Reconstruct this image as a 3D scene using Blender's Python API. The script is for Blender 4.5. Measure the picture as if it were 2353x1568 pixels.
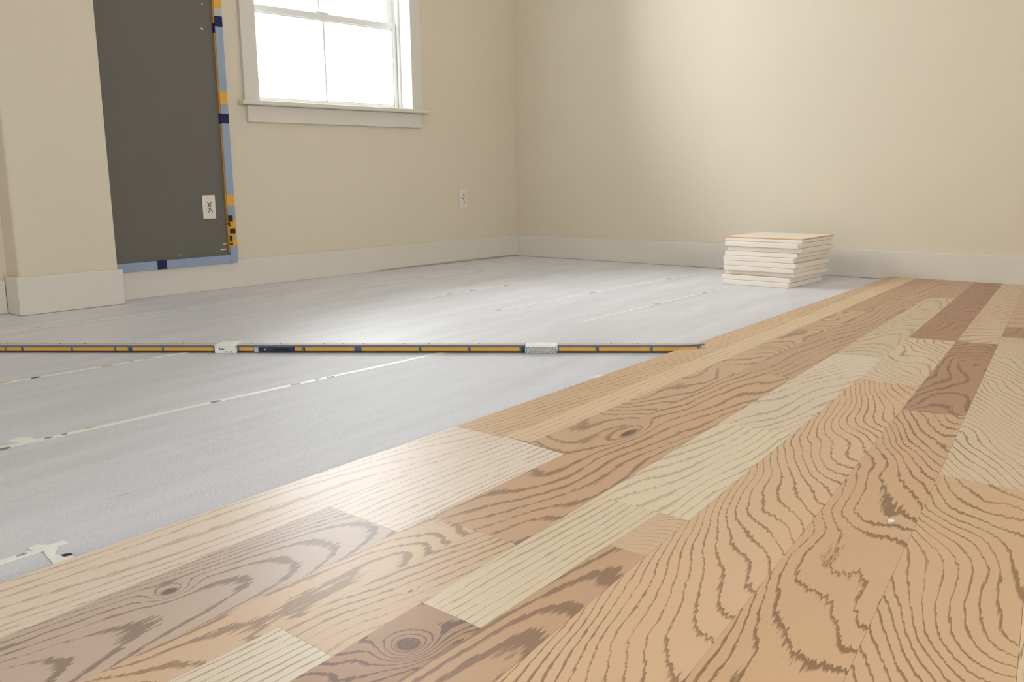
import bpy, bmesh, math, random
from mathutils import Vector, Matrix

for o in list(bpy.data.objects):
    bpy.data.objects.remove(o)
sc = bpy.context.scene
C = sc.collection
random.seed(7)

# ------------------------------------------------------------------ camera
YAW, PITCH, ROLL = math.radians(48.18388), math.radians(10.36002), math.radians(-0.82230)
FPX, CAM_H = 2108.302, 0.58
fw = Vector((math.sin(YAW) * math.cos(PITCH), math.cos(YAW) * math.cos(PITCH), -math.sin(PITCH)))
r0 = Vector((math.cos(YAW), -math.sin(YAW), 0))
u0 = r0.cross(fw)
rt = r0 * math.cos(ROLL) + u0 * math.sin(ROLL)
up = -r0 * math.sin(ROLL) + u0 * math.cos(ROLL)
cam_d = bpy.data.cameras.new('camera')
cam = bpy.data.objects.new('camera', cam_d)
C.objects.link(cam)
M = Matrix((rt, up, -fw)).transposed().to_4x4()
M.translation = Vector((0, 0, CAM_H))
cam.matrix_world = M
cam_d.sensor_width = 36
cam_d.lens = FPX / 2353 * 36
cam_d.clip_start = 0.02
sc.camera = cam

# ------------------------------------------------------------------ world, exposure
w = bpy.data.worlds.new('overcast_sky')
sc.world = w
w.use_nodes = True
bg = w.node_tree.nodes['Background']
bg.inputs[0].default_value = (0.885, 0.955, 1.0, 1)
bg.inputs[1].default_value = 16.0
sc.view_settings.view_transform = 'Standard'
sc.view_settings.look = 'None'
sc.view_settings.exposure = 0.43
sc.view_settings.gamma = 1.0
sc.view_settings.use_curve_mapping = False

# room extents (metres): window wall y=YW, right wall x=XW
XW, YW = 4.94, 4.36
XB, YB, ZC = -2.8, -2.6, 2.6
# unseen window openings, added and sized to balance the daylight
OPEN_SIDE = (3.4, 3.8, 0.95, 2.1)      # added in the wall facing the right wall, lights the pier's side
OPEN_BACK = (-0.4, 1.1, 1.0, 2.3)        # added in the wall facing the window wall, lights the near floor
WIN = (2.862, 3.972, 0.955, 2.22)        # the window in the photograph


def portal(name, loc, rot, sx, sy):
    l = bpy.data.lights.new(name, 'AREA')
    l.shape = 'RECTANGLE'
    l.size, l.size_y = sx, sy
    l.cycles.is_portal = True
    o = bpy.data.objects.new(name, l)
    o.location, o.rotation_euler = loc, rot
    C.objects.link(o)


def mid(a, b): return (a + b) / 2


portal('daylight_portal', (mid(*WIN[:2]), YW + 0.21, mid(*WIN[2:])), (-math.pi / 2, 0, 0), WIN[1] - WIN[0], WIN[3] - WIN[2])
portal('daylight_portal', (XB - 0.21, mid(*OPEN_SIDE[:2]), mid(*OPEN_SIDE[2:])), (math.pi / 2, 0, -math.pi / 2), OPEN_SIDE[1] - OPEN_SIDE[0], OPEN_SIDE[3] - OPEN_SIDE[2])
portal('daylight_portal', (mid(*OPEN_BACK[:2]), YB - 0.21, mid(*OPEN_BACK[2:])), (math.pi / 2, 0, 0), OPEN_BACK[1] - OPEN_BACK[0], OPEN_BACK[3] - OPEN_BACK[2])


# ------------------------------------------------------------------ helpers
def lin(r, g, b, k=1.0):
    def f(c):
        c /= 255
        return c / 12.92 if c <= 0.04045 else ((c + 0.055) / 1.055) ** 2.4
    return tuple(min(0.92, f(c) * k) for c in (r, g, b)) + (1,)


class Nodes:
    def __init__(s, name):
        s.m = bpy.data.materials.new(name)
        s.m.use_nodes = True
        s.t = s.m.node_tree
        s.b = s.t.nodes['Principled BSDF']

    def n(s, typ, **kw):
        x = s.t.nodes.new(typ)
        for k, v in kw.items():
            setattr(x, k, v)
        return x

    def put(s, sock, v):
        if isinstance(v, bpy.types.NodeSocket):
            s.t.links.new(v, sock)
        else:
            sock.default_value = v

    def math(s, op, a, b=0.0, c=0.0, clamp=False):
        x = s.n('ShaderNodeMath', operation=op, use_clamp=clamp)
        s.put(x.inputs[0], a)
        s.put(x.inputs[1], b)
        if op in ('MULTIPLY_ADD', 'SMOOTH_MIN', 'COMPARE'):
            s.put(x.inputs[2], c)
        return x.outputs[0]

    def mul(s, a, b): return s.math('MULTIPLY', a, b)
    def add(s, a, b): return s.math('ADD', a, b)
    def sub(s, a, b): return s.math('SUBTRACT', a, b)

    def mix(s, f, a, b):
        x = s.n('ShaderNodeMix', data_type='RGBA')
        s.put(x.inputs[0], f)
        s.put(x.inputs[6], a)
        s.put(x.inputs[7], b)
        return x.outputs[2]

    def obj(s):
        return s.n('ShaderNodeTexCoord').outputs['Object']

    def vec(s, x, y, z=0.0):
        c = s.n('ShaderNodeCombineXYZ')
        for i, v in enumerate((x, y, z)):
            s.put(c.inputs[i], v)
        return c.outputs[0]

    def noise(s, v, scale=1.0, detail=2.0, rough=0.5):
        x = s.n('ShaderNodeTexNoise')
        s.put(x.inputs['Vector'], v)
        x.inputs['Scale'].default_value = scale
        x.inputs['Detail'].default_value = detail
        x.inputs['Roughness'].default_value = rough
        return x.outputs[0]

    def bump(s, h, strength, dist):
        x = s.n('ShaderNodeBump')
        x.inputs['Strength'].default_value = strength
        x.inputs['Distance'].default_value = dist
        s.put(x.inputs['Height'], h)
        s.t.links.new(x.outputs[0], s.b.inputs['Normal'])

    def done(s, col, rough=0.5, spec=0.5):
        s.put(s.b.inputs['Base Color'], col)
        s.put(s.b.inputs['Roughness'], rough)
        s.put(s.b.inputs['Specular IOR Level'], spec)
        return s.m


def plain(name, col, rough=0.5, spec=0.4, var=0.05, scale=8.0, bump=0.0, bscale=120.0):
    """a painted or plastic surface: one colour with faint mottling and relief"""
    N = Nodes(name)
    co = N.obj()
    f = N.noise(co, scale, 3)
    dk = tuple(c * (1 - 2 * var) for c in col[:3]) + (1,)
    c = N.mix(f, dk, tuple(min(.95, x * (1 + var)) for x in col[:3]) + (1,))
    if bump:
        N.bump(N.noise(co, bscale, 2), bump, 0.002)
    return N.done(c, rough, spec)


K = 1.12
M_WALL = plain('cream_wall_paint', lin(214, 202, 182, K), 0.75, 0.25, 0.012, 1.2, 0.08, 260)
M_WHITE = plain('white_trim_paint', lin(214, 207, 196, K), 0.45, 0.4, 0.012, 3)
M_CEIL = plain('ceiling_paint', lin(228, 225, 218, K), 0.9, 0.2, 0.01, 2)
M_VINYL = plain('white_window_vinyl', lin(225, 224, 220, K), 0.35, 0.5, 0.01, 3)
M_PLATE = plain('ivory_plastic', lin(222, 213, 200, K), 0.3, 0.5, 0.01, 5)
M_SLOT = plain('dark_slot', (0.05, 0.035, 0.03, 1), 0.7, 0.2)
M_BOARD = plain('charcoal_board_face', lin(114, 111, 104), 0.8, 0.15, 0.03, 3)
M_BLUE = plain('powder_blue_edging', lin(146, 160, 184, K), 0.6, 0.3, 0.05, 20)
M_SILVER = plain('pale_grey_edging', lin(178, 178, 176, K), 0.6, 0.3, 0.03, 20)
M_YEL = plain('amber_edging', lin(220, 166, 66, K), 0.55, 0.3, 0.05, 30)
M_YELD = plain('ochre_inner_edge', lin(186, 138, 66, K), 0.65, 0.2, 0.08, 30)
M_NAVY = plain('navy_edging', lin(36, 36, 82), 0.55, 0.3, 0.04, 20)
M_SLATE = plain('slate_blue_metal', lin(100, 112, 132), 0.45, 0.5, 0.06, 30)
M_DNAVY = plain('dark_navy_metal', lin(48, 56, 76), 0.45, 0.5, 0.06, 30)
M_LIP = plain('pinkish_beige_lip', lin(200, 188, 180, K), 0.6, 0.3, 0.04, 40)
M_BLACK = plain('black_plastic', (0.012, 0.012, 0.014, 1), 0.5, 0.4)
M_TAPE = plain('cream_seam_tape', lin(244, 240, 222, 1.2), 0.5, 0.7, 0.03, 25)
M_FLECK = plain('ochre_fleck', lin(208, 194, 156), 0.7, 0.2)
M_GFLECK = plain('grey_fleck', lin(150, 145, 136), 0.7, 0.2)
M_FOAM = plain('white_foam', lin(225, 225, 224, K), 0.85, 0.2, 0.04, 60, 0.3, 300)
M_PAPER = plain('white_paper', lin(236, 234, 228, K), 0.8, 0.2, 0.02, 20)
M_TILE = plain('off_white_board', lin(232, 222, 210, K), 0.7, 0.3, 0.015, 6)
M_ORANGE = plain('orange_edge_line', lin(216, 168, 104, K), 0.7, 0.2, 0.05, 30)
M_CLEAR = plain('clear_film', lin(226, 228, 230, K), 0.15, 0.6)


def speckled():
    N = Nodes('speckled_grey_foam')
    co = N.obj()
    f = N.math('GREATER_THAN', N.noise(co, 420, 2), 0.5)
    g = N.mix(N.mul(f, 0.8), lin(205, 205, 204, K), lin(95, 97, 100))
    return N.done(g, 0.9, 0.2)


M_SPECK = speckled()


def glass():
    m = bpy.data.materials.new('window_glass')
    m.use_nodes = True
    t = m.node_tree
    t.nodes.remove(t.nodes['Principled BSDF'])
    tr, gl, mx, fr = (t.nodes.new('ShaderNode' + x) for x in ('BsdfTransparent', 'BsdfGlossy', 'MixShader', 'Fresnel'))
    gl.inputs['Roughness'].default_value = 0.02
    fr.inputs[0].default_value = 1.3
    t.links.new(fr.outputs[0], mx.inputs[0])
    t.links.new(tr.outputs[0], mx.inputs[1])
    t.links.new(gl.outputs[0], mx.inputs[2])
    t.links.new(mx.outputs[0], t.nodes['Material Output'].inputs[0])
    return m


M_GLASS = glass()


def underlay():
    """grey underlayment: a smooth pale sheet beyond the rail line, an embossed fibrous sheet in front of it"""
    N = Nodes('grey_film_underlayment')
    co = N.obj()
    sp = N.n('ShaderNodeSeparateXYZ')
    N.t.links.new(co, sp.inputs[0])
    x, y = sp.outputs[0], sp.outputs[1]
    # signed distance to the line on which the rails lie (front sheet ends there)
    side = N.add(N.add(N.mul(x, 0.7948), N.mul(y, 0.6069)), -2.955)
    front = N.math('LESS_THAN', side, 0.0)
    smear = N.noise(N.vec(N.mul(x, 1.4), N.add(N.mul(y, 9.0), N.mul(x, -1.0))), 1.0, 5, 0.62)
    smear = N.math('MULTIPLY_ADD', smear, 2.2, -0.6, clamp=True)
    broad = N.noise(co, 0.9, 2)
    ca = N.mix(smear, lin(200, 200, 205, K), lin(222, 221, 225, K))
    cb = N.mix(smear, lin(194, 195, 202, K), lin(216, 217, 224, K))
    c = N.mix(front, ca, cb)
    c = N.mix(N.math('MULTIPLY_ADD', broad, 0.6, -0.2, clamp=True), c, lin(206, 207, 214, K))
    warp = N.mul(N.noise(co, 30, 1), 3.0)
    f1 = N.noise(N.vec(N.add(N.add(N.mul(x, 150.0), N.mul(y, 60)), warp), N.add(N.mul(y, 330.0), N.mul(x, -90))), 1.0, 2, 0.6)
    glint = N.math('MULTIPLY', N.sub(f1, 0.60), 12.0, clamp=True)
    pit = N.math('MULTIPLY', N.sub(0.40, f1), 10.0, clamp=True)
    c = N.mix(N.mul(N.mul(glint, front), 0.85), c, lin(238, 239, 243, K))  # glints of the embossed film painted into the colour as pale strokes
    c = N.mix(N.mul(N.mul(pit, front), 0.4), c, lin(150, 151, 156, K))  # shade in the relief hollows painted into the colour
    # small dark scuffs on the smooth sheet
    sc_ = N.noise(N.vec(N.mul(x, 9.0), N.mul(y, 40.0)), 1.0, 2)
    c = N.mix(N.mul(N.math('MULTIPLY', N.sub(sc_, 0.71), 14.0, clamp=True), 0.35), c, lin(140, 138, 136, K))
    N.bump(N.mul(f1, N.math('MULTIPLY_ADD', front, 0.9, 0.04)), 0.7, 0.003)
    rough = N.math('MULTIPLY_ADD', smear, 0.1, N.math('MULTIPLY_ADD', front, 0.13, 0.45))
    return N.done(c, rough, 0.85)


M_UNDER = underlay()

_seed = [0]


def wood(name, base, dark, gu=2.0, gv=55.0, c2=0.0, v0=0.0, namp=2.5, nsu=1.6, nsv=5.0, w0=0.16, w1=0.3, con=0.85, knots=(), jag=0.3, seed=None):
    """plank face: growth rings as contour lines of a field over the plank's own length (u) and width (v)"""
    _seed[0] += 1
    base = tuple(min(.9, c * k) for c, k in zip(base[:3], (1.06, 1.085, 1.29))) + (1,)
    dark = tuple(c * k for c, k in zip(dark[:3], (1.02, 1.07, 1.2))) + (1,)
    sd = (seed if seed is not None else _seed[0]) * 7.31
    N = Nodes(name)
    sp = N.n('ShaderNodeSeparateXYZ')
    N.t.links.new(N.obj(), sp.inputs[0])
    u, v = sp.outputs[0], sp.outputs[1]
    n1 = N.noise(N.vec(N.mul(u, nsu), N.mul(v, nsv), sd), 1.0, 1.5, 0.45)
    n2 = N.noise(N.vec(N.mul(u, 22.0), N.mul(v, 210.0), sd + 3), 1.0, 2, 0.6)
    n3 = N.noise(N.vec(N.mul(u, 3.5), N.mul(v, 16.0), sd + 5), 1.0, 1, 0.5)
    f = N.add(N.add(N.mul(u, gu), N.mul(v, gv)), N.mul(N.sub(n1, 0.5), namp * 2))
    if c2:
        dv = N.sub(v, v0)
        f = N.add(f, N.mul(N.mul(dv, dv), c2))
    kd = None
    for ku, kv, ru, rv, amp in knots:
        a = N.mul(N.sub(u, ku), 1 / ru)
        b = N.mul(N.sub(v, kv), 1 / rv)
        d2 = N.add(N.mul(a, a), N.mul(b, b))
        e = N.math('POWER', 2.718, N.mul(d2, -1.0))
        f = N.add(f, N.mul(e, amp))
        core = N.math('MULTIPLY_ADD', N.math('POWER', 2.718, N.mul(d2, -5.0)), 2.4, -0.5, clamp=True)
        kd = core if kd is None else N.math('MAXIMUM', kd, core)
    f = N.add(f, N.mul(N.sub(n2, 0.5), jag * 2))
    fr = N.math('FRACT', f)
    thr = N.math('MULTIPLY_ADD', n3, -w1 * 2, 1 - w0 + w1 * 0.75)
    mask = N.math('MULTIPLY', N.sub(fr, thr), 9.0, clamp=True)
    mask = N.mul(mask, con)
    tone = N.noise(N.vec(N.mul(u, 1.1), N.mul(v, 6.0), sd + 9), 1.0, 2)
    fib = N.noise(N.vec(N.mul(u, 30.0), N.mul(v, 900.0), sd + 11), 1.0, 2, 0.7)
    lo = tuple(c * 0.88 for c in base[:3]) + (1,)
    hi = tuple(min(.95, c * 1.08) for c in base[:3]) + (1,)
    c = N.mix(N.math('MULTIPLY_ADD', fib, 0.5, N.mul(tone, 0.5)), lo, hi)
    c = N.mix(mask, c, dark)
    if kd is not None:
        c = N.mix(N.mul(kd, 0.75), c, lin(92, 68, 56))
    N.bump(N.add(N.mul(mask, -0.5), fib), 0.06, 0.0008)
    return N.done(c, N.math('MULTIPLY_ADD', fib, 0.1, 0.37), 0.2)


def newbm(): return bmesh.new()


def box(bm, x0, x1, y0, y1, z0, z1, bev=0.0, seg=1):
    vs = [bm.verts.new((x, y, z)) for x in (x0, x1) for y in (y0, y1) for z in (z0, z1)]
    fs = [(0, 1, 3, 2), (4, 6, 7, 5), (0, 4, 5, 1), (2, 3, 7, 6), (0, 2, 6, 4), (1, 5, 7, 3)]
    faces = [bm.faces.new([vs[i] for i in f]) for f in fs]
    if bev:
        es = list({e for f in faces for e in f.edges})
        bmesh.ops.bevel(bm, geom=es, offset=bev, segments=seg, affect='EDGES', profile=0.5)


def prism(bm, pts, z0, z1):
    lo = [bm.verts.new((x, y, z0)) for x, y in pts]
    hi = [bm.verts.new((x, y, z1)) for x, y in pts]
    n = len(pts)
    bm.faces.new(lo[::-1])
    bm.faces.new(hi)
    for i in range(n):
        bm.faces.new((lo[i], lo[(i + 1) % n], hi[(i + 1) % n], hi[i]))


def obj(name, bm, mat, parent=None, loc=(0, 0, 0), rotz=0.0):
    me = bpy.data.meshes.new(name)
    bmesh.ops.recalc_face_normals(bm, faces=bm.faces[:])
    bm.to_mesh(me)
    bm.free()
    me.materials.append(mat)
    o = bpy.data.objects.new(name, me)
    C.objects.link(o)
    o.location = loc
    o.rotation_euler = (0, 0, rotz)
    o.parent = parent
    return o


def boxo(name, mat, parent, x0, x1, y0, y1, z0, z1, bev=0.0, seg=1):
    """a box part given in world metres, placed under its parent (parents are not rotated)"""
    p = parent.location if parent else Vector((0, 0, 0))
    q = parent
    off = Vector((0, 0, 0))
    while q:
        off += q.location
        q = q.parent
    bm = newbm()
    cx, cy = (x0 + x1) / 2, (y0 + y1) / 2
    box(bm, x0 - cx, x1 - cx, y0 - cy, y1 - cy, 0, z1 - z0, bev, seg)
    return obj(name, bm, mat, parent, Vector((cx, cy, z0)) - off)


def empty(name, loc, rotz=0.0, parent=None):
    o = bpy.data.objects.new(name, None)
    o.empty_display_size = 0.05
    C.objects.link(o)
    o.location = loc
    o.rotation_euler = (0, 0, rotz)
    o.parent = parent
    return o


def tag(o, label, cat, group=None, kind=None):
    o['label'] = label
    o['category'] = cat
    if group:
        o['group'] = group
    if kind:
        o['kind'] = kind
    return o


# ------------------------------------------------------------------ room shell
T = 0.2
bm = newbm()
box(bm, XB - T, XW + T, YB - T, YW + T, -0.12, 0)
floor = tag(obj('floor', bm, M_UNDER), 'grey film-faced underlayment covering the subfloor', 'floor', kind='structure')
bm = newbm()
box(bm, XB - T, XW + T, YB - T, YW + T, ZC, ZC + 0.12)
tag(obj('ceiling', bm, M_CEIL), 'plain white ceiling above the frame', 'ceiling', kind='structure')


def wall_y(name, y0, y1, holes, label):
    bm = newbm()
    xs = XB - T
    for (a, b, z0, z1) in sorted(holes):
        box(bm, xs, a, y0, y1, 0, ZC)
        box(bm, a, b, y0, y1, 0, z0)
        box(bm, a, b, y0, y1, z1, ZC)
        xs = b
    box(bm, xs, XW, y0, y1, 0, ZC)
    return tag(obj(name, bm, M_WALL), label, 'wall', kind='structure')


wall_l = wall_y('wall_left', YW, YW + T, [WIN], 'cream painted wall with the window and the charcoal panel')
wall_y('wall_back', YB - T, YB, [OPEN_BACK], 'cream wall behind the camera facing the window')
bm = newbm()
box(bm, XW, XW + T, YB - T, YW + T, 0, ZC)
tag(obj('wall_right', bm, M_WALL), 'plain cream wall behind the stack of boards', 'wall', kind='structure')
bm = newbm()
a, b, z0, z1 = OPEN_SIDE
for q in ((YB - T, a, 0, ZC), (a, b, 0, z0), (a, b, z1, ZC), (b, YW + T, 0, ZC)):
    box(bm, XB - T, XB, q[0], q[1], q[2], q[3])
tag(obj('wall_side', bm, M_WALL), 'cream wall behind the camera facing the board stack', 'wall', kind='structure')

# pier with rounded corners
bm = newbm()
PX0, PX1, PY = 1.532, 1.967, 4.225
R = 0.018
pts = [(PX0, YW), ]
for k in range(7):
    t = math.pi / 2 * k / 6
    pts.append((PX0 + R - R * math.cos(t), PY + R - R * math.sin(t)))
for k in range(5):
    t = math.pi / 2 * k / 4
    pts.append((PX1 - 0.004 + 0.004 * math.sin(t), PY + 0.004 - 0.004 * math.cos(t)))
pts.append((PX1, YW))
prism(bm, [(x - PX0, y - PY) for x, y in pts], 0, ZC)
o = obj('wall_pier', bm, M_WALL, None, (PX0, PY, 0))
tag(o, 'shallow cream wall pier at the left edge beside the charcoal panel', 'pier', kind='structure')
for p in o.data.polygons:
    p.use_smooth = False

BH = 0.15


def baseboard_box(bm, x0, x1, y0, y1, z0, z1):
    box(bm, x0, x1, y0, y1, z0, z1, 0.003, 2)


bbl = tag(empty('baseboard_left', (2.0, YW, 0)), 'white baseboard along the window wall', 'baseboard', kind='structure')
bm = newbm()                              # one length, scribed up off the floor at its right-hand end
pts = [(PX1 + 0.018, 0.001), (3.630, 0.001), (3.636, 0.010), (XW - 0.015, 0.010), (XW - 0.015, BH), (PX1 + 0.018, BH)]
prism(bm, [(x - 2.0, z) for x, z in pts], 0.0005, 0.015)
for v in bm.verts:
    v.co = Vector((v.co.x, -v.co.z, v.co.y))
es = [e for e in bm.edges if all(abs(v.co.z - BH) < 1e-6 and v.co.y < -0.01 for v in e.verts)]
bmesh.ops.bevel(bm, geom=es, offset=0.004, segments=2, affect='EDGES', profile=0.5)
obj('board', bm, M_WHITE, bbl)
boxo('board', M_WHITE, bbl, XB, PX0 - 0.018, YW - 0.015, YW - 0.0005, 0.001, BH, 0.003, 2)
bbr = tag(empty('baseboard_right', (XW, 2, 0)), 'white baseboard along the right wall behind the stack', 'baseboard', kind='structure')
boxo('board', M_WHITE, bbr, XW - 0.015, XW - 0.0005, YB, YW - 0.0005, 0.001, BH, 0.003, 2)
bbp = tag(empty('baseboard_pier', (1.75, PY, 0)), 'white baseboard wrapped around the wall pier', 'baseboard', kind='structure')
boxo('board', M_WHITE, bbp, PX0 - 0.016, PX1 + 0.018, PY - 0.015, PY - 0.0005, 0.001, 0.167, 0.004, 3)
boxo('board', M_WHITE, bbp, PX0 - 0.016, PX0 - 0.0005, PY, YW - 0.0005, 0.001, 0.167, 0.004, 3)
boxo('board', M_WHITE, bbp, PX1 + 0.0005, PX1 + 0.018, PY, YW - 0.016, 0.001, 0.167, 0.003, 2)

# ------------------------------------------------------------------ the window
W0, W1 = 2.871, 3.962           # clear opening between casings
win = tag(empty('window_1', (3.415, YW, 0.955)), 'white double-hung window with a blown-out bright view', 'window', kind='structure')
ZS = 0.955                       # underside of stool
boxo('casing', M_WHITE, win, 2.780, W0, YW - 0.02, YW, 0.978, 2.22, 0.002)
boxo('casing', M_WHITE, win, W1, 4.046, YW - 0.02, YW, 0.978, 2.22, 0.002)
boxo('casing', M_WHITE, win, 2.770, 4.056, YW - 0.023, YW, 2.22, 2.32, 0.002)
boxo('stool', M_WHITE, win, 2.745, 4.085, YW - 0.055, YW - 0.0003, ZS, 0.978, 0.006, 3)
boxo('apron', M_WHITE, win, 2.793, 4.036, YW - 0.019, YW - 0.0003, 0.868, 0.9547, 0.002)
boxo('inner_sill', M_WHITE, win, WIN[0], WIN[1], YW, YW + 0.19, ZS, 0.977, 0.0)
boxo('jamb', M_VINYL, win, WIN[0], W0 + 0.003, YW, YW + 0.19, 0.977, 2.22)
boxo('jamb', M_VINYL, win, 3.9665, WIN[1], YW, YW + 0.19, 0.977, 2.22)
boxo('jamb', M_VINYL, win, W0, 3.968, YW, YW + 0.19, 2.205, 2.22)
boxo('stop_bead', M_VINYL, win, 3.953, 3.9665, YW + 0.085, YW + 0.1, 0.977, 2.205, 0.002)
boxo('stop_bead', M_VINYL, win, W0 + 0.003, W0 + 0.0165, YW + 0.085, YW + 0.1, 0.977, 2.205, 0.002)


def sash(name, y0, y1, z0, z1, rail_b, rail_t, lock):
    x0, x1 = W0 + 0.004, 3.966
    st = 0.034
    bm = newbm()
    ox, oy, oz = 3.415, YW, 0.955
    for q in ((x0, x0 + st, z0, z1), (x1 - st, x1, z0, z1), (x0 + st, x1 - st, z0, z0 + rail_b), (x0 + st, x1 - st, z1 - rail_t, z1)):
        box(bm, q[0] - ox, q[1] - ox, y0 - oy, y1 - oy, q[2] - oz, q[3] - oz, 0.003, 1)
    # stepped glazing bead
    e = 0.006
    for q in ((x0 + st - .001, x0 + st + e, z0 + rail_b, z1 - rail_t), (x1 - st - e, x1 - st + .001, z0 + rail_b, z1 - rail_t),
              (x0 + st, x1 - st, z0 + rail_b - .001, z0 + rail_b + e), (x0 + st, x1 - st, z1 - rail_t - e, z1 - rail_t + .001)):
        box(bm, q[0] - ox, q[1] - ox, y0 + 0.008 - oy, y1 - 0.008 - oy, q[2] - oz, q[3] - oz)
    s = obj(name, bm, M_VINYL, win)
    ym = (y0 + y1) / 2
    xm = 3.413
    for a, b in ((x0 + st, xm - 0.006), (xm + 0.006, x1 - st)):
        boxo('pane', M_GLASS, s, a, b, ym - 0.002, ym + 0.002, z0 + rail_b, z1 - rail_t)
    boxo('muntin', M_VINYL, s, xm - 0.0065, xm + 0.0065, ym - 0.006, ym + 0.006, z0 + rail_b, z1 - rail_t)
    if lock:
        boxo('sash_lock', M_VINYL, s, xm - 0.035, xm + 0.035, y0 + 0.004, y1 - 0.004, z1, z1 + 0.009, 0.003, 2)
        boxo('lock_lever', M_VINYL, s, xm - 0.048, xm - 0.036, y0 + 0.006, y1 - 0.01, z1, z1 + 0.013, 0.003, 2)
    return s


sash('lower_sash', YW + 0.105, YW + 0.138, 0.978, 1.497, 0.028, 0.036, True)
sash('upper_sash', YW + 0.142, YW + 0.175, 1.47, 2.204, 0.03, 0.036, False)
# frames in the unseen openings added for daylight
for nm, (a, b, z0, z1), ax, lab in (('window_3', OPEN_SIDE, 'x', 'frame of an unseen window added in the side wall for daylight'),
                                    ('window_added_back', OPEN_BACK, 'b', 'frame of an unseen window added behind the camera for daylight')):
    bm = newbm()
    f = 0.05
    d0, d1 = {'y': (YW + 0.06, YW + 0.12), 'b': (YB - 0.12, YB - 0.06), 'x': (XB - 0.12, XB - 0.06)}[ax]
    c = (a + b) / 2
    for p in ((a, a + f, z0, z1), (b - f, b, z0, z1), (c - f / 2, c + f / 2, z0, z1), (a, b, z0, z0 + f), (a, b, z1 - f, z1)):
        if ax == 'x':
            box(bm, d0, d1, p[0], p[1], p[2], p[3])
        else:
            box(bm, p[0], p[1], d0, d1, p[2], p[3])
    tag(obj(nm, bm, M_VINYL), lab, nm.split('_')[0], kind='structure')

# ------------------------------------------------------------------ floor tapes (parts of the underlayment)


def strip(name, x0, x1, y, w, breaks=0, z=0.0007, sub=False, flecks=(), yend=None, taper=False):
    bm = newbm()
    n = max(6, int((x1 - x0) / 0.05))
    cx = x0
    yend = y if yend is None else yend
    top, bot = [], []
    for i in range(n + 1):
        t = i / n
        x = (x1 - x0) * t
        yy = (yend - y) * t
        h = w / 2 * random.uniform(0.86, 1.08)
        if taper:
            h *= 1 - 0.5 * t
        top.append((x, yy + h))
        bot.append((x, yy - h * random.uniform(0.9, 1.05)))
    a = [bm.verts.new((p[0], p[1], 0)) for p in bot]
    b = [bm.verts.new((p[0], p[1], 0)) for p in top]
    c = [bm.verts.new((p[0], p[1], z)) for p in bot]
    d = [bm.verts.new((p[0], p[1], z)) for p in top]
    for i in range(n):
        bm.faces.new((c[i], c[i + 1], d[i + 1], d[i]))
        bm.faces.new((a[i], a[i + 1], c[i + 1], c[i]))
        bm.faces.new((d[i], d[i + 1], b[i + 1], b[i]))
    bm.faces.new((a[0], c[0], d[0], b[0]))
    bm.faces.new((a[n], c[n], d[n], b[n]))
    o = obj(name, bm, M_TAPE, floor, (x0, y, 0.0002))
    for fx, fy, L, Wd, m in flecks:
        bm = newbm()
        prism(bm, [(L / 2 * math.cos(k * math.pi / 5), Wd / 2 * math.sin(k * math.pi / 5)) for k in range(10)], 0, 0.0012)
        obj('fleck', bm, m, o, (fx - x0, fy - y, z))
    return o


O_, G_ = M_FLECK, M_GFLECK
strip('seam_tape', 0.30, 2.10, 2.135, 0.021, yend=2.155, flecks=[(0.70, 2.128, .03, .012, G_), (0.80, 2.138, .022, .009, G_), (0.835, 2.140, .016, .008, G_), (0.90, 2.148, .03, .009, O_), (1.225, 2.143, .03, .012, G_), (1.48, 2.148, .035, .012, O_), (1.56, 2.152, .02, .008, O_), (1.60, 2.146, .03, .005, G_)])
strip('seam_tape', 0.40, 1.64, 2.832, 0.018, yend=2.85, flecks=[(0.96, 2.842, .03, .012, O_), (1.045, 2.84, .03, .01, M_NAVY), (1.26, 2.842, .04, .014, O_), (1.34, 2.846, .02, .008, O_), (1.40, 2.85, .03, .009, O_)])
tp = [(0.5, 1.40, 3.82), (1.42, 2.02, 3.822), (2.05, 2.55, 3.828), (2.57, 3.02, 3.83), (3.04, 3.5, 3.835), (3.51, 4.0, 3.842), (4.01, 4.45, 3.848), (4.46, 4.90, 3.853)]
for a, b, y in tp:
    strip('seam_tape', a, b, y, 0.015, flecks=[(a + 0.02, y, .035, .006, O_)])
strip('seam_tape', 2.95, 3.50, 3.208, 0.015, yend=3.215, flecks=[(3.13, 3.21, .04, .01, G_), (3.30, 3.212, .04, .01, G_)])
strip('seam_tape', 3.51, 3.85, 3.215, 0.012, yend=3.219, taper=True, flecks=[(3.56, 3.216, .04, .01, G_)])
strip('seam_tape', 2.83, 3.56, 2.644, 0.017, yend=2.668, flecks=[(2.87, 2.647, .05, .012, O_)])
strip('seam_tape', 3.565, 4.80, 2.669, 0.015, yend=2.70, flecks=[(3.58, 2.67, .06, .012, O_), (4.3, 2.688, .05, .009, O_)])
strip('seam_tape', 2.81, 3.45, 2.165, 0.017, yend=2.208, flecks=[(3.44, 2.207, .05, .01, O_)])
strip('seam_tape', 3.46, 4.18, 2.209, 0.014, yend=2.252, flecks=[(3.9, 2.235, .05, .01, O_)])
strip('seam_tape', 0.10, 0.565, 1.462, 0.017, yend=1.485, flecks=[(0.497, 1.484, .016, .004, G_), (0.535, 1.479, .014, .004, M_BLACK)])


def scrap(name, pts, mat, parent, z=0.0012, z0=0.0004):
    cx = sum(p[0] for p in pts) / len(pts)
    cy = sum(p[1] for p in pts) / len(pts)
    bm = newbm()
    prism(bm, [(x - cx, y - cy) for x, y in pts], 0, z)
    return obj(name, bm, mat, parent, (cx, cy, z0))


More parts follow.
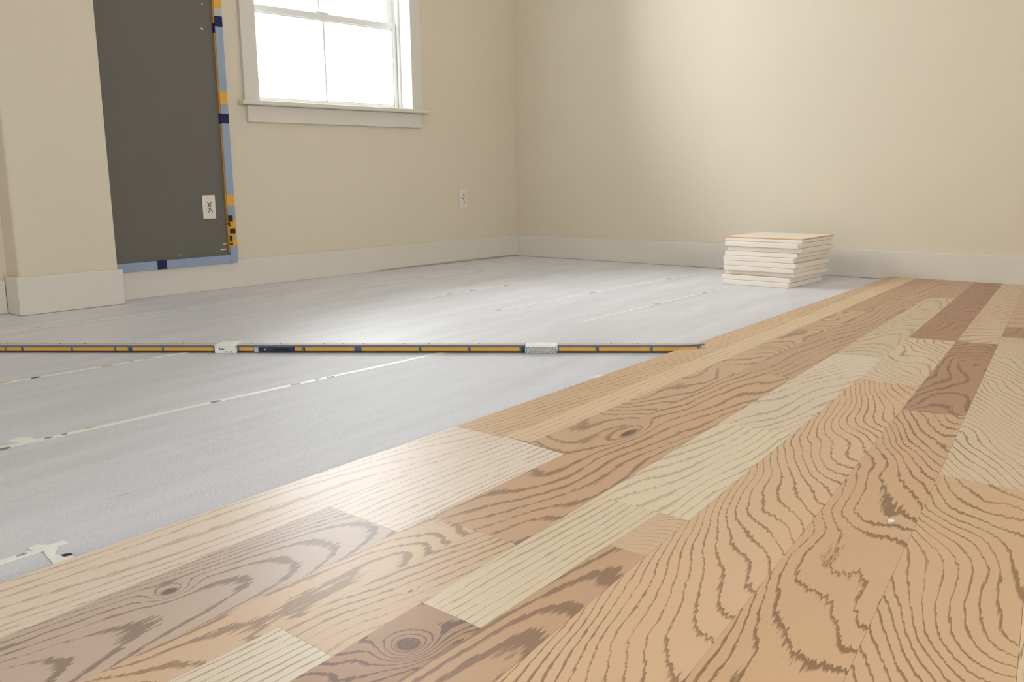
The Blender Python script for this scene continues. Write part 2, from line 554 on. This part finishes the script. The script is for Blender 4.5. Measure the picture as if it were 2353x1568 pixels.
scrap('tape_scrap', [(0.512, 1.503), (0.527, 1.508), (0.541, 1.487), (0.546, 1.468), (0.531, 1.445), (0.520, 1.452), (0.524, 1.47), (0.514, 1.484)], M_TAPE, floor, 0.0012, 0.001)
scrap('tape_scrap', [(0.520, 1.452), (0.531, 1.446), (0.535, 1.43), (0.545, 1.424), (0.548, 1.404), (0.538, 1.398), (0.531, 1.384), (0.519, 1.388), (0.512, 1.402), (0.517, 1.425)], M_TAPE, floor, 0.0012, 0.0004)
scrap('black_scrap', [(0.535, 1.431), (0.547, 1.428), (0.548, 1.420), (0.536, 1.423)], M_BLACK, floor, 0.0015, 0.0018)
scrap('tape_scrap', [(0.727, 2.185), (0.757, 2.196), (0.776, 2.178), (0.775, 2.150), (0.745, 2.146)], M_TAPE, floor, 0.0012, 0.0003)
tag(scrap('paper_scrap', [(2.055, 1.545), (2.10, 1.548), (2.125, 1.518), (2.085, 1.512)], M_PAPER, None, 0.001, 0.0003), 'small white paper scrap on the grey floor close to the wood edge', 'paper scrap')

# ------------------------------------------------------------------ edging rails across the floor
P0 = Vector((1.1325, 3.3668))
P1 = Vector((2.5286, 1.5387))
D = (P1 - P0).normalized()
PXM = (P1 - P0).length / 1560          # metres along the rail per pixel-wide feature
RZ = math.atan2(D.y, D.x)
RH, RD = 0.0285, 0.032


def rail(px0, px1, label, inserts, dark_inserts=(), pale=(), cut=0.0):
    o = P0 + D * (px0 * PXM)
    L = (px1 - px0) * PXM
    root = tag(empty('edging_rail', (o.x, o.y, 0), RZ), label, 'rail', 'edging rails in a line across the floor')
    s = lambda p: (p - px0) * PXM
    # local: x along rail, +y away from the camera

    def part(name, mat, a, b, y0, y1, z0, z1, bev=0.0):
        bm = newbm()
        b2 = min(b, L)
        if cut and b >= L - 1e-4:       # end mitred along the edge of the wood floor
            prism(bm, [(a, y0), (b2 - cut + cut * y0 / RD, y0), (b2 - cut + cut * y1 / RD, y1), (a, y1)], z0, z1)
        else:
            box(bm, a, b2, y0, y1, z0, z1, bev)
        return obj(name, bm, mat, root)
    part('top_lip', M_LIP, 0, L, 0.004, RD, RH - 0.003, RH)
    part('top_bar', M_SLATE, 0, L, 0.0, RD, RH - 0.0085, RH - 0.0032, 0.0)
    part('bottom_bar', M_DNAVY, 0, L, 0.001, RD, 0.0005, 0.0055)
    part('web', M_SLATE, 0, L, 0.007, RD - 0.004, 0.0057, RH - 0.0087)
    for a, b in inserts:
        part('amber_insert', M_YEL, s(a), s(b), 0.003, 0.0068, 0.0060, RH - 0.0090)
        # upright between this insert and the next
        part('upright', M_SLATE, s(b) + 0.0005, min(s(b) + 0.005, L), 0.001, 0.0068, 0.0057, RH - 0.0087)
    for a, b in dark_inserts:
        h = part('navy_housing', M_DNAVY, s(a), s(b), -0.003, 0.0068, 0.0058, RH - 0.0087)
        bm = newbm()
        box(bm, s(a) + 0.052, s(b) - 0.012, -0.0042, -0.003, 0.0085, RH - 0.0125)
        obj('slot', bm, M_BLACK, h)
        bm = newbm()
        box(bm, s(a) + 0.02, s(a) + 0.024, -0.0042, -0.003, 0.009, RH - 0.0125)
        obj('tick', bm, M_SILVER, h)
    for a, b in pale:
        part('grey_fitting', M_SILVER, s(a), s(b), -0.004, 0.0068, 0.002, RH - 0.0087, 0.001)
    rnd = random.Random(int(px0) + 5)
    x = 0.05
    while x < L - 0.06:
        bm = newbm()
        q = 0.0022
        prism(bm, [(x + q * math.cos(k), 0.016 + q * math.sin(k)) for k in [i * math.pi / 4 for i in range(8)]], RH, RH + 0.0012)
        obj('screw', bm, rnd.choice((M_SLOT, M_SLATE)), root)
        x += rnd.uniform(0.06, 0.2)
    return root


rail(-320, 516, 'edging rail with amber inserts running in from the left edge of the frame',
     [(-300, -215), (-210, -100), (-95, -20), (-14, 12), (15, 51), (56, 172), (176, 275), (280, 308), (318, 389), (393, 510)])
rail(566, 1222, 'edging rail with a navy housing between the two white blocks',
     [(570, 604), (699, 717), (723, 836), (853, 983), (989, 1094), (1100, 1210)], [(617, 696)], [(606, 616)])
rail(1294, 1618, 'short edging rail ending against the wood planks',
     [(1297, 1378), (1385, 1497), (1503, 1600)], cut=0.085)

# blocks filling the gaps between rails
o = P0 + D * (516.5 * PXM)
blk = tag(empty('foam_block', (o.x, o.y, 0), RZ), 'plain white block with dark scrawl on its front, left of the two', 'block', 'white blocks in the rail line')
bm = newbm()
box(bm, 0, 0.0715, -0.012, 0.06, 0.0003, 0.0255, 0.0015)
obj('body', bm, M_FOAM, blk)
bm = newbm()
box(bm, -0.001, 0.0725, -0.013, 0.061, 0.0256, 0.0285, 0.001)
obj('lid', bm, M_PAPER, blk)
bm = newbm()
rr = random.Random(3)
for k, (x, h, ls) in enumerate([(0.017, .0085, 1), (0.0185, .0075, 0), (0.0215, .006, 0), (0.0235, .0062, 0), (0.0265, .008, 0), (0.0285, .0055, 0), (0.0305, .0058, 0), (0.0325, .0052, 0)]):
    box(bm, x, x + 0.0011, -0.0127, -0.0121, 0.012, 0.012 + h)
    if k in (0, 2, 4, 6):
        box(bm, x, x + 0.0026, -0.0127, -0.0121, 0.012, 0.0131)
for k in range(5):
    x = 0.036 + k * 0.006
    box(bm, x, x + 0.004, -0.0127, -0.0121, 0.003 + rr.random() * .004, 0.0045 + rr.random() * .004)
obj('printed_marks', bm, M_SLOT, blk)

o = P0 + D * (1222.5 * PXM)
blk = tag(empty('foam_block', (o.x, o.y, 0), RZ), 'grey speckled block with torn white top, right of the two', 'block', 'white blocks in the rail line')
bm = newbm()
box(bm, 0.004, 0.101, -0.012, 0.034, 0.0003, 0.0225, 0.0015)
obj('body', bm, M_SPECK, blk)
bm = newbm()
prism(bm, [(0.001, -0.013), (0.05, -0.0128), (0.07, -0.010), (0.1, -0.0128), (0.104, 0.0), (0.102, 0.036), (0.06, 0.04), (0.002, 0.037)], 0.0226, 0.0285)
obj('torn_top', bm, M_PAPER, blk)
bm = newbm()
box(bm, 0.0, 0.0038, -0.0125, 0.034, 0.0003, 0.0225)
obj('end_cap', bm, M_SILVER, blk)

# ------------------------------------------------------------------ wood floor
SE = {0: (1.3337, .0792), 1: (1.1550, .1057), 2: (1.0846, .1021), 3: (0.9731, .1061), 4: (0.9031, .0753), 5: (0.7591, .1302),
      6: (0.6789, .0929), 7: (0.5453, .1545), 8: (0.3513, .1687), 9: (0.1820, .1827), 10: (0.0, .196), 11: (-0.19, .208), 12: (-0.39, .218), 13: (-0.6, .226)}
ZT = 0.015
XF = XW - 0.0165
wf = tag(empty('wood_floor', (0, 0, 0)), 'newly laid wood plank flooring on the right', 'flooring', kind='structure')
GAP = 0.00018


def plank(i, j, x0, x1, mat, sk0=0.0, sk1=0.0):
    (a0, b0), (a1, b1) = SE[i], SE[j]
    pts = [(x0 + GAP, a0 + b0 * x0 - GAP), (x1 - GAP, a0 + b0 * x1 - GAP), (x1 + sk1 - GAP, a1 + b1 * (x1 + sk1) + GAP), (x0 + sk0 + GAP, a1 + b1 * (x0 + sk0) + GAP)]
    cx = sum(p[0] for p in pts) / 4
    cy = sum(p[1] for p in pts) / 4
    ang = math.atan((b0 + b1) / 2)
    ca, sa = math.cos(-ang), math.sin(-ang)
    loc = [((x - cx) * ca - (y - cy) * sa, (x - cx) * sa + (y - cy) * ca) for x, y in pts]
    bm = newbm()
    prism(bm, loc, 0, ZT - 0.0004)
    return obj('plank', bm, mat, wf, (cx, cy, 0.0003), ang)


TAN, PALE, BRN, GRY, DRK = lin(206, 176, 136, K), lin(214, 194, 158, K), lin(190, 156, 116, K), lin(190, 168, 142, K), lin(166, 128, 96, K)
dTAN, dPALE, dBRN, dGRY, dDRK = lin(150, 118, 86), lin(178, 154, 120), lin(136, 104, 78), lin(146, 122, 102), lin(128, 94, 70)
WD = wood
BACK = WD('plank_back', TAN, dTAN, gv=60, namp=3)
# row 0-1 along the edge
plank(0, 1, -0.9, 0.25, WD('plank_pale_wood', PALE, dPALE, gv=45, gu=3))
plank(0, 1, 0.25, 1.42, WD('plank_pale_wood', lin(218, 198, 168, K), lin(186, 162, 132), gu=5, gv=38, namp=3.4, nsu=1.3, nsv=5, con=.75))  # window sheen put into this plank's pale base colour
plank(0, 1, 1.42, XF, WD('plank_tan_wood', lin(204, 172, 128, K), lin(168, 134, 92), gu=6, gv=45, namp=4, nsu=1.6, nsv=4, con=.75))
# row 1-3
plank(1, 3, -0.9, 0.916, WD('plank_grey_brown_wood', GRY, dGRY, gu=11, gv=22, c2=420, v0=0.0, namp=3.2, nsu=1.8, nsv=5, knots=((0.567, 0.03, .03, .02, 3.0),), w0=.2))
plank(1, 3, 0.916, 1.43, WD('plank_pale_fine_wood', lin(220, 202, 172, K), lin(180, 158, 130), gu=3, gv=62, namp=3.2, nsu=1.6, nsv=5, con=.7), sk1=-0.02)
plank(1, 2, 1.43, XF, WD('plank_pale_wood', lin(212, 184, 140, K), lin(188, 156, 112), gu=1, gv=50, namp=2, con=.6))
plank(2, 3, 1.425, 3.64, WD('plank_swirl_wood', lin(196, 164, 124, K), lin(158, 126, 94), gu=9, gv=10, namp=6, nsu=2.2, nsv=5, con=.85, w0=.22), sk0=-0.015, sk1=0.03)
plank(2, 3, 3.64, XF, WD('plank_brown_wood', lin(182, 148, 110, K), lin(160, 124, 90), gu=4, gv=30, con=.6), sk0=0.03)
# row 3-5
plank(3, 4, -0.9, 1.0, WD('plank_swirl_wood', lin(204, 174, 134, K), lin(156, 126, 96), gu=9, gv=8, c2=300, v0=-0.02, namp=4.5, nsu=3, nsv=6, w0=.24))
plank(4, 5, -0.9, 0.607, WD('plank_pale_striped_wood', lin(212, 196, 164, K), lin(168, 146, 114), gu=3, gv=75, namp=1.2, con=.8))
plank(4, 5, 0.607, 1.0, WD('plank_tan_wood', lin(202, 172, 132, K), lin(156, 128, 98), gu=6, gv=55, namp=3, nsu=3, nsv=4, knots=((-.02, -0.015, .012, .006, 1.0),)))
plank(3, 5, 1.0, 2.35, WD('plank_brown_wood', lin(194, 158, 118, K), lin(146, 112, 84), gu=4, gv=36, namp=4.2, nsu=1.6, nsv=5, w0=.2, knots=((-.05, 0.05, .09, .025, 2.5),)))
plank(3, 5, 2.35, XF, WD('plank_brown_wood', lin(186, 152, 114, K), lin(154, 120, 90), gu=3, gv=30, namp=4, nsu=1.2, nsv=5, con=.8))
# row 5-7
plank(5, 6, -0.9, 0.772, WD('plank_dark_knotty_wood', lin(170, 134, 98, K), lin(110, 82, 66), gu=7, gv=15, namp=5, nsu=4, nsv=9, knots=((0.752, -0.005, .035, .035, 5.0), (0.45, .02, .05, .03, 3)), w0=.24))
plank(5, 6, 0.772, 1.255, WD('plank_pale_wood', lin(210, 190, 152, K), lin(174, 152, 118), gu=3, gv=60, namp=2.5, con=.75))
plank(6, 7, -0.9, 1.09, WD('plank_streaked_wood', lin(190, 154, 114, K), lin(142, 108, 82), gu=5, gv=18, c2=500, namp=3, nsu=2, nsv=5, w0=.3))
plank(6, 7, 1.09, 1.255, WD('plank_arched_wood', lin(202, 172, 132, K), lin(148, 118, 86), gu=60, gv=10, c2=900, v0=-.02, namp=1.5, jag=.2, w0=.12, w1=.15))
plank(5, 7, 1.255, 1.82, WD('plank_pale_wood', lin(212, 194, 156, K), lin(180, 158, 124), gu=6, gv=45, namp=3.5, con=.7), sk1=.015)
plank(5, 7, 1.82, 2.42, WD('plank_pale_wood', lin(208, 188, 152, K), lin(170, 146, 114), gu=10, gv=35, namp=3.5, con=.7), sk0=.015, sk1=.03)
plank(5, 7, 2.42, 2.745, WD('plank_pale_wood', lin(212, 194, 158, K), lin(182, 160, 126), gu=16, gv=36, namp=3, con=.6), sk0=.03, sk1=.033)
plank(5, 7, 2.745, 4.2, WD('plank_pale_wood', lin(202, 178, 140, K), lin(170, 144, 110), gu=10, gv=12, c2=350, namp=4, con=.7), sk0=.033, sk1=.05)
plank(5, 7, 4.2, XF, WD('plank_brown_wood', lin(182, 150, 114, K), lin(160, 128, 96), gu=3, gv=30, con=.5), sk0=.05)
# row 7-8
plank(7, 8, -0.9, 2.44, WD('plank_contour_wood', lin(204, 170, 126, K), lin(148, 114, 78), gu=16, gv=-48, c2=-155, namp=4.5, nsu=2.2, nsv=4.5, w0=.15, w1=.2, con=.9, jag=.25), sk1=.015)
plank(7, 8, 2.44, 3.165, WD('plank_pale_contour_wood', lin(206, 182, 144, K), lin(160, 134, 102), gu=16, gv=-26, namp=6, nsu=3, nsv=5, con=.8, w1=.2), sk0=.015, sk1=.02)
plank(7, 8, 3.165, XF, WD('plank_dark_wood', DRK, dDRK, gu=10, gv=20, c2=300, namp=4, con=.7), sk0=.02)
# row 8-9
plank(8, 9, -0.9, 2.19, WD('plank_cathedral_wood', lin(196, 160, 116, K), lin(140, 106, 72), gu=11, gv=-32, c2=-150, v0=0.0, namp=5.5, nsu=2.6, nsv=5.0, w0=.17, w1=.26, con=.92, jag=.32), sk1=.026)
plank(8, 9, 2.19, 3.185, WD('plank_dark_wood', lin(168, 130, 98, K), lin(132, 98, 74), gu=9, gv=14, c2=300, namp=5, nsu=2.5, con=.85, w0=.2), sk0=.026, sk1=.025)
plank(8, 9, 3.185, XF, WD('plank_pale_wood', lin(202, 174, 136, K), lin(166, 136, 104), gu=14, gv=20, namp=4, con=.7), sk0=.025)
# row 9-10
plank(9, 10, -0.9, 1.75, WD('plank_tan_contour_wood', lin(196, 162, 118, K), lin(144, 110, 76), gu=16, gv=-40, c2=-200, namp=5, nsu=2.4, nsv=5, w0=.16, w1=.22, con=.9, jag=.25))
plank(9, 10, 1.75, 3.36, WD('plank_pale_contour_wood', lin(202, 178, 140, K), lin(150, 124, 92), gu=22, gv=-40, namp=5.5, nsu=2.4, nsv=4.5, w0=.15, w1=.2, con=.85, jag=.25), sk1=.035)
plank(9, 10, 3.36, 3.585, WD('plank_dark_wood', DRK, dDRK, gv=30, con=.4), sk0=.035, sk1=.035)
plank(9, 10, 3.585, XF, WD('plank_brown_wood', lin(194, 162, 124, K), lin(162, 130, 98), gu=10, gv=25, namp=3, con=.6), sk0=.035)
for k in range(14, 22):
    SE[k] = (SE[k - 1][0] - 0.2, 0.23)
for r in range(10, 21):
    plank(r, r + 1, -0.9, 1.1 + 0.3 * (r % 2), BACK)
    plank(r, r + 1, 1.1 + 0.3 * (r % 2), 2.9, BACK)
    plank(r, r + 1, 2.9, XF, BACK)
for i, j in ((0, 1), (1, 3), (3, 4), (4, 5), (5, 6), (6, 7), (7, 8), (8, 9), (9, 10)):
    plank(i, j, -2.75, -0.9, BACK)          # behind the camera

o = scrap('film_fleck', [(1.452, 0.487), (1.460, 0.492), (1.468, 0.487), (1.462, 0.481)], M_CLEAR, None, 0.002, ZT + 0.0001)
tag(o, 'tiny shiny clear film fleck lying on the cathedral-grained plank', 'film fleck')

# ------------------------------------------------------------------ stack of boards
TH = 0.0237
corner = [(4.400, 1.980), (4.340, 1.974), (4.358, 1.964), (4.350, 1.980), (4.318, 1.984), (4.298, 1.962), (4.292, 1.968), (4.308, 1.972), (4.288, 1.984), (4.266, 1.981)]
ordn = ['topmost white board of the stack with an orange line round its upper edge', 'white board second from the top of the stack', 'white board third from the top of the stack',
        'white board fourth from the top of the stack', 'white board fifth from the top of the stack', 'white board fifth from the bottom of the stack',
        'white board fourth from the bottom of the stack', 'white board third from the bottom of the stack', 'white board second from the bottom of the stack', 'bottom white board of the stack resting on the grey floor']
left_len = [0.425, 0.405, 0.405, 0.40, 0.385, 0.395, 0.385, 0.385, 0.375, 0.362]
for i, (cx, cy) in enumerate(corner):
    z = (9 - i) * TH + 0.0004
    bm = newbm()
    Lx, Ly = 0.395, left_len[i]
    box(bm, 0, Lx, 0, Ly, 0, TH - 0.0008 - (0.0046 if i == 0 else 0), 0.0022)
    b = obj('board', bm, M_TILE, None, (cx, cy, z), math.radians([0.6, -0.8, 0.5, 0, 0.9, -0.5, 0.4, -0.9, 0.6, 0][i]))
    b.name = 'white_board'
    tag(b, ordn[i], 'board', 'boards stacked against the right wall')
    if i == 0:
        bm = newbm()
        box(bm, -0.001, Lx + 0.001, -0.001, Ly + 0.001, TH - 0.0052, TH - 0.0018)
        obj('orange_edge_line', bm, M_ORANGE, b)
        bm = newbm()
        box(bm, 0.0015, Lx - 0.0015, 0.0015, Ly - 0.0015, TH - 0.0018, TH - 0.0008)
        obj('top_face', bm, M_TILE, b)

# ------------------------------------------------------------------ charcoal panel with coloured edging
pan = tag(empty('wall_panel', (2.3, 4.34, 0.14)), 'large charcoal board with blue, amber and navy edging fixed to the left wall', 'panel')
YF, YBD = 4.325, 4.340                 # face of edging, face of board
ZB0, ZTP = 0.137, 2.05
boxo('board_face', M_BOARD, pan, PX1 + 0.001, 2.622, YBD, YW - 0.0005, 0.152, ZTP)
# bottom edging (in front of the baseboard top)
XL = PX1 + 0.0195
for a, b, m in ((XL, 2.2145, M_BLUE), (2.2145, 2.2645, M_NAVY), (2.2645, 2.6225, M_BLUE)):
    boxo('bottom_edging', m, pan, a + .0002, b - .0002, YF, YBD - 0.0003, ZB0, 0.178)
bands = [(ZB0, 0.2235, M_BLUE), (0.2235, 0.365, M_YEL), (0.365, 0.4354, M_BLUE), (0.4354, 0.4896, M_YEL), (0.4896, 0.8543, M_BLUE), (0.8543, 0.9025, M_NAVY),
         (0.9025, 0.9483, M_BLUE), (0.9483, 1.0136, M_YEL), (1.0136, 1.3312, M_BLUE), (1.3312, 1.382, M_NAVY), (1.382, 1.4221, M_SILVER), (1.4221, 1.50, M_YEL), (1.50, 1.82, M_BLUE), (1.82, 1.87, M_NAVY), (1.87, ZTP, M_BLUE)]
for z0, z1, m in bands:
    boxo('edge_band', m, pan, 2.6235, 2.6665, YF, YW - 0.0005 if z0 > 0.16 else YBD + 0.0025, z0 + .0002, z1 - .0002)
    # inner return of the edging, seen from the left
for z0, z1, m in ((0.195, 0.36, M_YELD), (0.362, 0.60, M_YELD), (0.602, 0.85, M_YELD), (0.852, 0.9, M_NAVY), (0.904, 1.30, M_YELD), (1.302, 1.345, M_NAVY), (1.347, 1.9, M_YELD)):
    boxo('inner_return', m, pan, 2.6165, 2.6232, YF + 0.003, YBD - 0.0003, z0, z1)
# black clips near the lower corner
for x0, x1, z0, z1 in ((2.622, 2.648, 0.352, 0.384), (2.618, 2.630, 0.338, 0.350), (2.626, 2.636, 0.326, 0.337), (2.628, 2.659, 0.290, 0.314), (2.624, 2.639, 0.247, 0.280), (2.623, 2.640, 0.230, 0.239)):
    boxo('clip', M_BLACK, pan, x0, x1, YF - 0.004, YF - 0.0002, z0, z1, 0.001)
boxo('clip_plate', M_SILVER, pan, 2.652, 2.664, YF - 0.003, YF - 0.0002, 0.255, 0.283, 0.002)
# scuffs and a screw on the board
for x0, x1, z0, z1 in ((2.575, 2.61, 0.206, 0.2115), (2.59, 2.611, 0.234, 0.238), (2.553, 2.558, 1.31, 1.318), (2.56, 2.564, 1.309, 1.316), (2.566, 2.571, 1.43, 1.44), (2.33, 2.338, 0.20, 0.2035), (2.10, 2.104, 0.222, 0.2245)):
    boxo('scuff', M_GFLECK if x0 < 2.4 else M_PLATE, pan, x0, x1, YBD - 0.0006, YBD - 0.0001, z0, z1)
bm = newbm()
prism(bm, [(0.0055 * math.cos(k * math.pi / 6), 0.0055 * math.sin(k * math.pi / 6)) for k in range(12)], 0, 0.0015)
s = obj('screw_washer', bm, M_SILVER, pan, (2.346 - 2.3, YBD - 4.34 - 0.0002, 0.196 - 0.14))
s.rotation_euler = (math.pi / 2, 0, 0)
bm = newbm()
prism(bm, [(0.0028 * math.cos(k * math.pi / 4), 0.0028 * math.sin(k * math.pi / 4)) for k in range(8)], 0.0015, 0.002)
obj('screw_hole', bm, M_SLOT, s)


# ------------------------------------------------------------------ outlets
def outlet(xc, zc, y, label, marks):
    root = tag(empty('wall_outlet', (xc, y, zc - 0.06)), label, 'outlet', 'wall outlets')
    boxo('cover_plate', M_PLATE, root, xc - 0.0365, xc + 0.0365, y - 0.0065, y - 0.0003, zc - 0.06, zc + 0.06, 0.003, 2)
    f = boxo('receptacle', M_PLATE, root, xc - 0.018, xc + 0.018, y - 0.0085, y - 0.0066, zc - 0.036, zc + 0.036, 0.001, 1)
    for (ax, az, bx, bz, wd) in marks:      # slots as thin slanted bars
        bm = newbm()
        d = Vector((bx - ax, bz - az))
        n = Vector((-d.y, d.x)).normalized() * wd / 2
        pts = [(ax + n.x, az + n.y), (bx + n.x, bz + n.y), (bx - n.x, bz - n.y), (ax - n.x, az - n.y)]
        prism(bm, pts, 0, 0.0008)
        for v in bm.verts:
            v.co = Vector((v.co.x, -v.co.z, v.co.y))
        obj('slot', bm, M_SLOT, f, (0, -0.0011, 0.036))
    return root


outlet(2.524, 0.431, YBD, 'ivory wall outlet with crossed slots mounted on the charcoal panel',
       [(-.012, .026, .010, .004, .0035), (.012, .024, -.010, .006, .0035), (-.011, .003, .012, .004, .0025), (-.012, -.006, .006, -.004, .003), (.002, -.006, -.007, -.028, .0035), (.002, -.006, .016, -.026, .0035)])
outlet(4.403, 0.420, YW, 'ivory wall outlet on the cream wall below and right of the window',
       [(-.005, .03, .003, .012, .0035), (.005, .03, .002, .012, .0035), (.001, .012, .002, .0, .003), (-.013, .008, -.009, -.002, .0045), (-.009, -.002, .0, -.005, .003), (.010, .006, .014, .0, .0045), (.0, -.010, .004, -.030, .005)])
